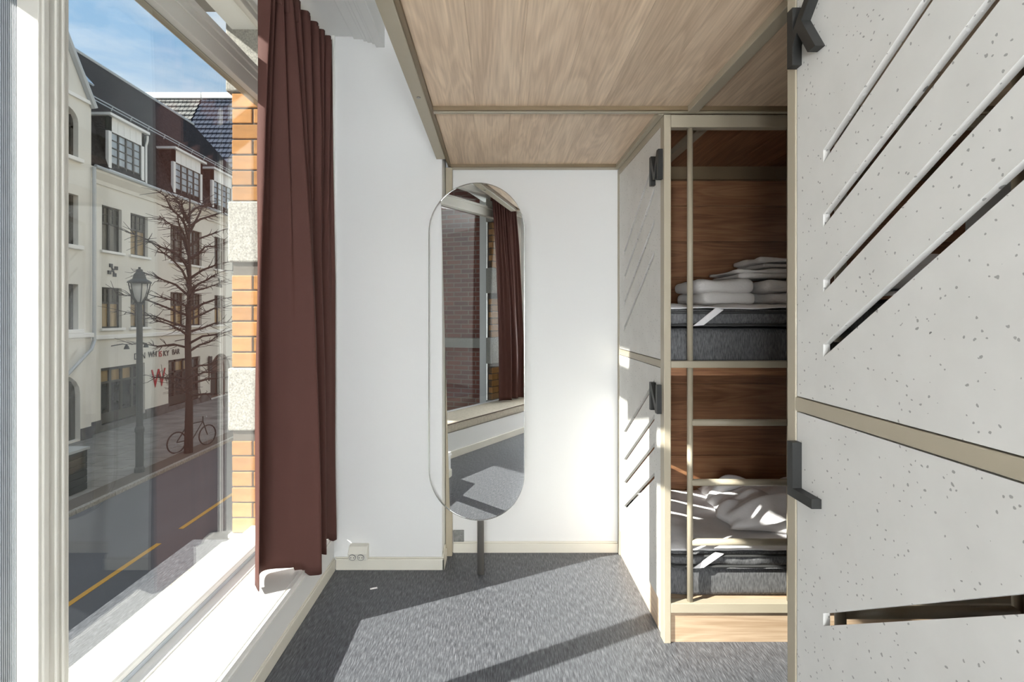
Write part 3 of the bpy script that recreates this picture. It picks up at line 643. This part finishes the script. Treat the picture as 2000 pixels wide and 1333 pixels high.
# ------------------------------------------------------------------ bunk units
LINE_FILL, GLOBE_FILL = 5.0, 101.0  # emission strengths of the added fill lights
LET = {
 'K': [[(0, 0), (.022, 0), (.022, .045), (.040, .066), (.080, 0), (.108, 0), (.056, .085), (.105, .135), (.076, .135), (.022, .078), (.022, .135), (0, .135)]],
 'L': [[(0, 0), (.095, 0), (.095, .021), (.022, .021), (.022, .128), (0, .128)]],
 'M': [[(0, 0), (.022, 0), (.022, .085), (.055, .015), (.075, .015), (.108, .085), (.108, 0), (.13, 0), (.13, .13), (.106, .13), (.065, .045), (.024, .13), (0, .13)]],
 'N': [[(0, 0), (.022, 0), (.022, .088), (.09, 0), (.115, 0), (.115, .125), (.093, .125), (.093, .037), (.025, .125), (0, .125)]]}
PX0, PX1 = .714, .729
def bunk(name, label, y0, dr, letters, lyu, slot_a, slot_b):
    """y0 front (ladder) face, dr=+1 runs away from the camera; slot_a < slot_b the slots' span in world y."""
    b = thing(name, label, 'bunk bed', (PX0, y0, 0)); D = .846; Y = lambda d: y0+dr*d
    X1 = 2.76
    build('post', box(.712, .742, Y(0), Y(.036 if dr < 0 else .05), 0, 2.26), M['olive'], b, bevel=.003)
    build('post', box(.712, .737, Y(D-.04), Y(D), 0, 2.26), M['olive'], b, bevel=.003)
    build('post', box(X1-.03, X1, Y(0), Y(.05), 0, 2.26), M['olive'], b, bevel=.003)
    d0 = .036 if dr < 0 else .05
    build('side_rail', box(.712, .737, Y(d0), Y(D-.04), 1.174, 1.206), M['olive'], b, bevel=.002)
    build('side_rail', box(.712, .737, Y(d0), Y(D-.04), 2.226, 2.26), M['olive'], b, bevel=.002)
    build('kick_board', box(.722, .738, Y(d0), Y(D-.04), 0, .147), M['oak_y'], b)
    lo, hi = sorted((Y(d0+.003), Y(D-.043)))
    def slots(zs, zmax):
        r = []
        for z in zs:
            a, c = slot_a, slot_b; zt = z+.645*(c-a)
            if zt > zmax: a = c-(zmax-z)/.645; zt = zmax
            r.append([(c, z-.013), (c, z+.015), (a, zt+.015), (a, zt-.013)])
        return r
    MP = lambda u, v, w: ((PX0+PX1)/2+w, u, v)
    pu = build('side_panel', plate([rect(lo, hi, 1.209, 2.223)]+slots((1.322, 1.464, 1.607, 1.748), 2.12), PX1-PX0, MP), M['terr'], b)
    pw = build('side_panel', plate([rect(lo, hi, .150, 1.171)]+slots((.733, .577, .448, .312), 1.1), PX1-PX0, MP), M['terr'], b)
    for ch, z, pp in ((letters[0], 1.988, pu), (letters[1], .974, pw)):
        build('letter', plate(LET[ch], .022, lambda u, v, w, z=z: (.703+w, lyu-u, z+v)), M['letter'], pp)
    # front
    build('front_rail', box(.742, X1-.03, Y(0), Y(.04), 2.205, 2.258), M['olive'], b, bevel=.002)
    build('front_rail', box(.742, X1-.03, Y(0), Y(.04), 1.177, 1.206), M['olive'], b, bevel=.002)
    build('front_rail', box(.742, X1-.03, Y(0), Y(.04), .130, .171), M['olive'], b, bevel=.002)
    build('kick_board', box(.745, X1-.03, Y(.012), Y(.028), 0, .128), M['oak_x'], b)
    build('bed_base', box(.74, X1-.03, Y(.04), Y(D-.03), 1.140, 1.176), M['shade_oak_x'], b)
    build('bed_base', box(.74, X1-.03, Y(.04), Y(D-.03), .120, .166), M['oak_x'], b)
    p0 = None
    for k in range(10):
        z = .166+k*.2085
        q = box(.737, X1-.03, Y(D-.03), Y(D-.012), z+.0008, z+.2077)
        if p0 is None: p0 = build('plank', q, M['shade_oak_x'], b, bevel=.0015)
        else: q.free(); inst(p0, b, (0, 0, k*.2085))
    build('back_board', box(.737, X1, Y(D-.012), Y(D-.002), .0, 2.26), M['shade_oak_x'], b)
    build('back_shadow_bar', box(.737, X1-.03, Y(D-.07), Y(D-.03), 2.19, 2.262), M['olive_dark'], b)  # dark box stands in for the shadow gap at the back top
    p0 = None
    for k in range(10):
        x = .742+k*.199; q = box(x+.0008, x+.198, Y(.04), Y(D-.07), 2.262, 2.280)
        if p0 is None: p0 = build('ceiling_plank', q, M['shade_oak_y'], b, bevel=.0015)
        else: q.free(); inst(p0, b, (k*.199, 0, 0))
    build('ceiling_bar', box(.90, .945, Y(.04), Y(D-.07), 2.232, 2.262), M['olive'], b, bevel=.002)
    # ladder
    for xp in (.830, 1.26):
        build('ladder_pole', (lambda q: tube([(xp, Y(.02), .171), (xp, Y(.02), 1.178)], .0125, 14, bm=q) and tube([(xp, Y(.02), 1.205), (xp, Y(.02), 2.206)], .0125, 14, bm=q))(bmesh.new()), M['olive'], b, smooth=True)
    for z in (.425, .682, .940):
        build('rung', tube([(.836, Y(.02), z), (1.254, Y(.02), z)], .0145, 14), M['olive'], b, smooth=True)
    return b
bunk('bunk_bed', 'far two-storey bunk unit lettered M and N with ladder and slotted white panels', 2.184, 1, 'MN', 2.330, 2.325, 2.885)
bunk('bunk_bed', 'near two-storey bunk unit lettered K and L with large slotted speckled panels', 1.258, -1, 'KL', 1.222, .555, 1.121)

# ------------------------------------------------------------------ bedding
def soft_box(x0, x1, y0, y1, z0, z1, r, amp=.0, seed=0, nx=24, ny=12, sc=6.0):
    """rounded slab with gently puckered faces."""
    bm = bmesh.new(); bmesh.ops.create_cube(bm, size=1)
    bmesh.ops.subdivide_edges(bm, edges=[e for e in bm.edges if abs((e.verts[0].co-e.verts[1].co).x) > .5], cuts=nx, use_grid_fill=True)
    bmesh.ops.subdivide_edges(bm, edges=[e for e in bm.edges if abs((e.verts[0].co-e.verts[1].co).y) > .5], cuts=ny, use_grid_fill=True)
    bmesh.ops.subdivide_edges(bm, edges=[e for e in bm.edges if abs((e.verts[0].co-e.verts[1].co).z) > .5], cuts=5, use_grid_fill=True)
    h = Vector(((x1-x0)/2, (y1-y0)/2, (z1-z0)/2)); c = Vector(((x0+x1)/2, (y0+y1)/2, (z0+z1)/2))
    for v in bm.verts:
        p = Vector((v.co.x*2*h.x, v.co.y*2*h.y, v.co.z*2*h.z))
        q = Vector([max(-h[i]+r, min(h[i]-r, p[i])) for i in range(3)]); d = p-q
        if d.length > 1e-9: p = q+d.normalized()*r
        n = d.normalized() if d.length > 1e-9 else Vector((0, 0, 1 if p.z > 0 else -1))
        w = c+p
        if amp: w = w+n*noise.noise(Vector((w.x*sc, w.y*sc, w.z*sc+seed)))*amp
        v.co = w
    return bm
def mattress(label, grp, xa, xb, y0, y1, z0, zm, zt):
    t = thing('mattress', label, 'mattress', ((xa+xb)/2, (y0+y1)/2, z0), group=None)
    build('base', soft_box(xa, xb, y0+.012, y1-.005, z0, zm, .022), M['mattress'], t, smooth=True)
    build('topper', soft_box(xa, xb, y0, y1, zm+.004, zt, .03, .010, 2, 60, 14, 12), M['topper'], t, smooth=True)
    pp = bmesh.new()
    for z in (zm+.012, zt-.018): tube([(xa+.02, y1, z), (xa+.0, y1-.03, z), (xa+.0, y0+.03, z), (xa+.02, y0-.003, z), (xb-.02, y0-.003, z)], .006, 6, bm=pp)
    build('piping', pp, M['piping'], t, smooth=True)
    st = bmesh.new(); xs = xa+.10          # white corner strap, folded diagonally over the topper edge
    q = [(xs+.10, y0-.012, zt+.002), (xs+.135, y0-.012, zt-.006), (xs+.045, y0-.018, zm+.012), (xs+.0, y0-.016, zm+.008)]
    A = [st.verts.new(p) for p in q]; B = [st.verts.new((p[0], p[1]+.004, p[2])) for p in q]
    st.faces.new(A); st.faces.new(B[::-1])
    for i in range(4): st.faces.new((A[i], B[i], B[(i+1) % 4], A[(i+1) % 4]))
    build('corner_strap', st, M['linen'], t)
mattress('dark charcoal mattress on the upper bunk of the far unit', '', .748, 2.70, 2.232, 2.985, 1.178, 1.347, 1.432)
mattress('grey woven mattress on the lower bunk of the far unit', '', .748, 2.70, 2.232, 2.985, .167, .297, .372)
mattress('mattress inside the near bunk unit behind the upper slots', '', .748, 2.70, .45, 1.20, 1.178, 1.347, 1.432)
mattress('mattress inside the near bunk unit behind the lowest slot', '', .748, 2.70, .45, 1.20, .167, .297, .372)

def sheet(label, x0, x1, y0, y1, z, amp, hem, seed, nx=90, ny=50):
    bm = bmesh.new(); g = []
    for j in range(ny+1):
        row = []
        for i in range(nx+1):
            x = x0+(x1-x0)*i/nx; y = y0+(y1-y0)*j/ny
            w = noise.noise(Vector((x*5, y*5, seed)))*.6+noise.noise(Vector((x*3+y*9, y*4-x*6, seed+3)))*.7+abs(noise.noise(Vector((x*8+2, y*7-x*5, seed+5))))*.8
            zz = z+amp*max(-.35, w)
            dy = 0
            if j < 4: zz = z+amp*.25*w-(4-j)*hem*(.8+.6*noise.noise(Vector((x*6, 1, seed)))); dy = (4-j)*.004-.012+.006*noise.noise(Vector((x*14, 3, seed)))
            row.append(bm.verts.new((x, y+dy, zz)))
        g.append(row)
    for j in range(ny):
        for i in range(nx): bm.faces.new((g[j][i], g[j][i+1], g[j+1][i+1], g[j+1][i]))
    o = build('bed_sheet', bm, M['linen'], None, smooth=True, label=label, cat='sheet', loc=((x0+x1)/2, (y0+y1)/2, z))
    s = o.modifiers.new('thick', 'SOLIDIFY'); s.thickness = .004; s.offset = 1
sheet('white sheet lying over the dark upper mattress of the far bunk', .752, 2.69, 2.236, 2.97, 1.441, .012, .0035, 1)
sheet('crumpled white sheet over the grey lower mattress of the far bunk', .752, 2.69, 2.236, 2.97, .382, .012, .0035, 8)
sheet('white sheet seen through the slots of the near bunk', .752, 2.69, .46, 1.19, 1.443, .014, .003, 15)

def crumple(label, c, sx, sy, h, seed, rot=0, rough=1.0, name='duvet', cat='duvet', m='linen'):
    bm = bmesh.new(); n = 56; g = []
    for j in range(n+1):
        row = []
        for i in range(n+1):
            u = i/n*2-1; v = j/n*2-1
            e = max(0, 1-abs(u)**4)*max(0, 1-abs(v)**4)
            f = .55+.45*noise.noise(Vector((u*1.6, v*1.6, seed)))
            rdg = abs(noise.noise(Vector((u*2.2+v*1.3, v*3.2-u*1.1, seed+2))))
            z = h*(e**.55)*(f+.55*rdg*rough)
            uu = u*sx*(1+.08*noise.noise(Vector((v*3, seed, 0)))); vv = v*sy*(1+.1*noise.noise(Vector((u*3, seed, 4))))
            row.append(bm.verts.new((c[0]+uu*math.cos(rot)-vv*math.sin(rot), c[1]+uu*math.sin(rot)+vv*math.cos(rot), c[2]+z)))
        g.append(row)
    for j in range(n):
        for i in range(n): bm.faces.new((g[j][i], g[j][i+1], g[j+1][i+1], g[j+1][i]))
    edge = g[0]+[r[-1] for r in g[1:]]+g[-1][-2::-1]+[r[0] for r in g[-2:0:-1]]
    bm.faces.new(edge[::-1])
    build(name, bm, M[m], None, smooth=True, label=label, cat=cat, loc=c)
crumple('crumpled white duvet heaped on the lower bed behind the ladder rungs', (1.58, 2.62, .402), .46, .30, .155, 3.3, -.12, 1.5)
crumple('white pillow lying inside the near bunk behind the lowest upper slot', (.96, .88, 1.455), .16, .28, .11, 9.1, 0, .4, 'pillow', 'pillow')

def towel(label, x0, x1, y0, y1, z0, h, seed):
    """folded twice: two stacked rounded layers joined at a rolled front edge."""
    t = thing('folded_towel', label, 'towel', ((x0+x1)/2, (y0+y1)/2, z0), group='folded towels on the upper bunk')
    hh = h/2
    build('lower_fold', soft_box(x0+.025, x1, y0+.01, y1, z0, z0+hh*1.02, hh*.42, .010, seed, 20, 12, 9), M['towel'], t, smooth=True)
    build('upper_fold', soft_box(x0, x1-.01, y0, y1-.02, z0+hh*.98, z0+h, hh*.46, .012, seed+4, 20, 12, 9), M['towel'], t, smooth=True)
towel('thick folded white bath towel at the bottom of the pile on the upper bunk', .955, 1.235, 2.42, 2.80, 1.452, .120, 1)
towel('white towel with puckered texture beside the thick folded one on the upper bunk', 1.245, 1.56, 2.36, 2.80, 1.452, .115, 6)
towel('thin folded towel lying on top of the thick towels, middle of the pile', 1.14, 1.52, 2.44, 2.78, 1.583, .040, 11)
towel('small folded towel topmost of the pile on the upper bunk', 1.26, 1.58, 2.46, 2.76, 1.630, .052, 14)

# ------------------------------------------------------------------ mirror
mr = thing('tall_mirror', 'tall oval mirror with a thin metal rim on a short floor pole', 'mirror', (-.113, 2.757, 0), -.15)
R = .2625; zb, zt = .298, 2.116; WLr = Vector((0, 0, 0))
def stad(r, n=28):
    return [(r*math.cos(math.pi+math.pi*k/n), zb+R+r*math.sin(math.pi+math.pi*k/n)) for k in range(n+1)]+[(r*math.cos(math.pi*k/n), zt-R+r*math.sin(math.pi*k/n)) for k in range(n+1)]
ring = plate([stad(R), stad(R-.0035)], .012, lambda u, v, w: (u, w, v))
build('rim', ring, M['rim'], mr)
def clip(poly, xa, za, xb, zb2):          # keep the part right of the line (bottom point, top point)
    out = []; side = lambda p: (p[0]-xa)*(zb2-za)-(p[1]-za)*(xb-xa)
    for p, q in zip(poly, poly[1:]+poly[:1]):
        a, b = side(p), side(q)
        if a >= 0: out.append(p)
        if a*b < 0: t = a/(a-b); out.append((p[0]+(q[0]-p[0])*t, p[1]+(q[1]-p[1])*t))
    return out
gp = clip(stad(R-.0035), -.143, .30, -.196, 2.10)
build('mirror_glass', prism(gp, -.003, .003, 'y'), M['mirror'], mr)
build('pole', tube([(0.02, .025, 0), (0.02, .025, 1.3)], .0185, 20), M['steel'], mr, smooth=True)
build('bracket', boxes((0, .04, .004, .02, 1.0, 1.2)), M['steel'], mr)

# ------------------------------------------------------------------ small fittings
so = thing('wall_socket', 'ivory double power socket on the wall above the cream baseboard', 'socket', (-.756, 2.80, .07))
build('housing', prism([(2.825, .066), (2.775, .070), (2.765, .112), (2.79, .142), (2.825, .146)], -.808, -.706, 'x'), M['plastic'], so, bevel=.004)
for xq in (-.783, -.738):
    o = build('outlet', tube([(xq, 2.7715, .092), (xq, 2.7665, .0907)], .0185, 24), M['grey_plate'], so)
    build('insert', tube([(xq, 2.769, .092), (xq, 2.7655, .0910)], .0155, 20), M['plastic'], o)
    build('pin_hole', (lambda q: [tube([(xq+dx, 2.7665, .0912), (xq+dx, 2.7648, .0912)], .003, 8, bm=q) for dx in (-.008, .008)] and q)(bmesh.new()), M['dark'], o)
cp = thing('cover_plate', 'small grey square cover plate low on the white wall', 'cover plate', (-.226, 3.02, .10))
build('plate', box(-.258, -.196, 3.016, 3.03, .066, .132), M['grey_plate'], cp, bevel=.002)
build('screw', tube([(-.214, 3.017, .108), (-.214, 3.013, .108)], .004, 10), M['rim'], cp)
sc = box(-.018, .018, -.004, .004, 0, .004)
for v in sc.verts: v.co.z += abs(v.co.x)*.2; x, y = v.co.x, v.co.y; v.co.x = x*math.cos(.35)-y*math.sin(.35)-.631; v.co.y = x*math.sin(.35)+y*math.cos(.35)+2.617
build('paper_scrap', sc, M['paper'], None, label='tiny white paper scrap lying on the shaded grey floor', cat='litter', loc=(-.631, 2.617, 0))

# ------------------------------------------------------------------ curtains
def catmull(P, s):
    n = len(P)-1; f = min(max(s, 0), .99999)*n; i = int(f); t = f-i
    p0, p1, p2, p3 = P[max(i-1, 0)], P[i], P[i+1], P[min(i+2, n)]
    return tuple(.5*((2*b)+(c-a)*t+(2*a-5*b+4*c-d)*t*t+(3*b-a-3*c+d)*t**3) for a, b, c, d in zip(p0, p1, p2, p3))
def curtain(name, label, top, bottom, zt, zb, parent_rot=None, pleats=13, amp=.020, nu=220, nv=64, seed=0, hemw=.005, hem=None, ripple=.010):
    bm = bmesh.new(); g = []
    for j in range(nv+1):
        v = j/nv; row = []; k = 1-(1-v)**2.2
        for i in range(nu+1):
            u = i/nu; a = catmull(top, u); b = catmull(bottom, u)
            tx, ty = a; d = Vector((top[-1][0]-top[0][0], top[-1][1]-top[0][1])).normalized(); n = Vector((d.y, -d.x))
            pl = math.sin(u*pleats*2*math.pi)*amp*(1 if u > .10 else u/.10)
            tx += n.x*pl; ty += n.y*pl
            rp = math.sin(u*2*math.pi*7.5+1.0)*ripple*min(1, max(0, (u-.2)/.15))*(.35+.65*v)
            wob = rp+.012*noise.noise(Vector((u*9, v*3, seed)))*min(1, v*4)
            x = tx+(b[0]-tx)*k+n.x*wob; y = ty+(b[1]-ty)*k+n.y*wob
            zz = zb+hem(u, b) if hem else zb; z = zt+(zz-zt)*v+hemw*noise.noise(Vector((u*4, 7, seed)))*v
            row.append(bm.verts.new((x, y, z)))
        g.append(row)
    for j in range(nv):
        for i in range(nu): bm.faces.new((g[j][i], g[j+1][i], g[j+1][i+1], g[j][i+1]))
    t = thing(name, label, 'curtain', (sum(p[0] for p in bottom)/len(bottom), sum(p[1] for p in bottom)/len(bottom), zb))
    o = build('cloth', bm, M['curtain'], t, smooth=True); s = o.modifiers.new('thick', 'SOLIDIFY'); s.thickness = .0022
    hd = bmesh.new()              # gathered heading tape standing above the pleats
    rows = []
    for j in range(3):
        row = []
        for i in range(nu+1):
            u = i/nu; a = catmull(top, u); d = Vector((top[-1][0]-top[0][0], top[-1][1]-top[0][1])).normalized(); n = Vector((d.y, -d.x))
            pl = math.sin(u*pleats*2*math.pi)*amp*.8+math.sin(u*pleats*6*math.pi)*.004
            row.append(hd.verts.new((a[0]+n.x*(pl+.006), a[1]+n.y*(pl+.006), zt-.09+j*.055)))
        rows.append(row)
    for j in range(2):
        for i in range(nu): hd.faces.new((rows[j][i], rows[j][i+1], rows[j+1][i+1], rows[j+1][i]))
    o = build('heading', hd, M['curtain'], t, smooth=True); s = o.modifiers.new('thick', 'SOLIDIFY'); s.thickness = .0022
    return t
top1 = [(-1.035, 2.235), (-.995, 2.20), (-1.0, 2.27), (-.985, 2.36), (-.97, 2.47), (-.955, 2.60), (-.94, 2.70), (-.925, 2.775), (-.96, 2.812)]
bot1 = [(-1.050, 2.218), (-1.008, 2.168), (-1.068, 2.335), (-.945, 2.372), (-.838, 2.395), (-.858, 2.47), (-.905, 2.53), (-.872, 2.60), (-.925, 2.67), (-.866, 2.765), (-.95, 2.812)]
curtain('window_curtain', 'long reddish brown curtain gathered at the far end of the window', top1, bot1, 2.885, .232, amp=.036, pleats=11, hem=lambda u, b: (-.014 if u > .3 else 0)-.030*min(1, max(0, (b[0]+.90)/.03)))
def bl(s, d): return (-1.575+.304*s+.953*d, .564-.953*s+.304*d)
top2 = [bl(1.22, .12), bl(1.4, .13), bl(1.5, .12), bl(1.70, .13)]
bot2 = [bl(1.26, .2), bl(1.36, .17), bl(1.43, .26), bl(1.50, .18), bl(1.57, .27), bl(1.64, .2), bl(1.70, .28)]
curtain('window_curtain', 'brown curtain reflected in the tall mirror, falling onto the bench cushion', top2, bot2, 2.885, .36, seed=5)
cb = thing('bench_cushion', 'flat beige bench cushion reflected in the tall mirror', 'cushion', (-1.575, .564, .25), ang)
cm = soft_box(s0+.02, s1-.02, .06, .49, 0, .095, .02, .004, 3, 40, 8)
build('pad', cm, M['cushion'], cb, smooth=True); build('piping', tube([(s0+.03, .492, .09), (s1-.03, .492, .09)], .005, 6), M['pillow'], cb)
pc = thing('throw_pillow', 'dark brown cushion against the wall at the bench end, at the mirror edge', 'cushion', (bl(1.88, .31)[0], bl(1.88, .31)[1], .347), ang)
pm_ = soft_box(-.09, .09, -.16, .17, 0, .36, .075, .01, 8, 8, 10); build('cover', pm_, M['pillow'], pc, smooth=True)

# ------------------------------------------------------------------ fill lights added behind the camera to brighten the interior
def fill_panel(label, x, y, z, sx, sy, power, grp=None):  # invented ceiling strip, only there to lift the room's brightness
    t = thing('ceiling_fill', label, 'added fill light', (x, y, z), group=grp)
    build('housing', boxes((x-sx/2-.02, x+sx/2+.02, y-sy/2-.02, y+sy/2+.02, z, z+.04)), M['white'], t, bevel=.004)
    em = bpy.data.materials.new('fill_diffuser'); em.use_nodes = True; p = em.node_tree.nodes['Principled BSDF']
    p.inputs['Emission Color'].default_value = (.95, .98, 1, 1); p.inputs['Emission Strength'].default_value = power
    build('diffuser', box(x-sx/2, x+sx/2, y-sy/2, y+sy/2, z-.008, z), em, t)
for k, x in enumerate((-.25, .38)):
    fill_panel('long slim white fill light added on the ceiling behind the camera, '+('nearer the window' if k == 0 else 'nearer the bunks'), x, -1.3, 3.056, .12, 2.0, LINE_FILL)
gm = bpy.data.materials.new('fill_opal_globe'); gm.use_nodes = True
gm.node_tree.nodes['Principled BSDF'].inputs['Emission Color'].default_value = (.93, .97, 1, 1); gm.node_tree.nodes['Principled BSDF'].inputs['Emission Strength'].default_value = GLOBE_FILL
for x, y, w in ((-.88, -2.33, 'in the corner by the bay'), (-.25, -2.38, 'middle one along the end wall'), (.38, -2.38, 'towards the bunks')):  # invented globes that supply fill light for walls and bunks
    t = thing('fill_globe', 'opal globe fill light added behind the camera '+w, 'lamp', (x, y, 0))
    bm = bmesh.new(); bmesh.ops.create_uvsphere(bm, u_segments=24, v_segments=16, radius=.2)
    for v in bm.verts: v.co += Vector((x, y, 1.1))
    build('globe', bm, gm, t, smooth=True); build('stand', lathe([(.15, 0), (.15, .02), (.015, .03), (.012, .92)], (x, y, 0), 16), M['letter'], t)
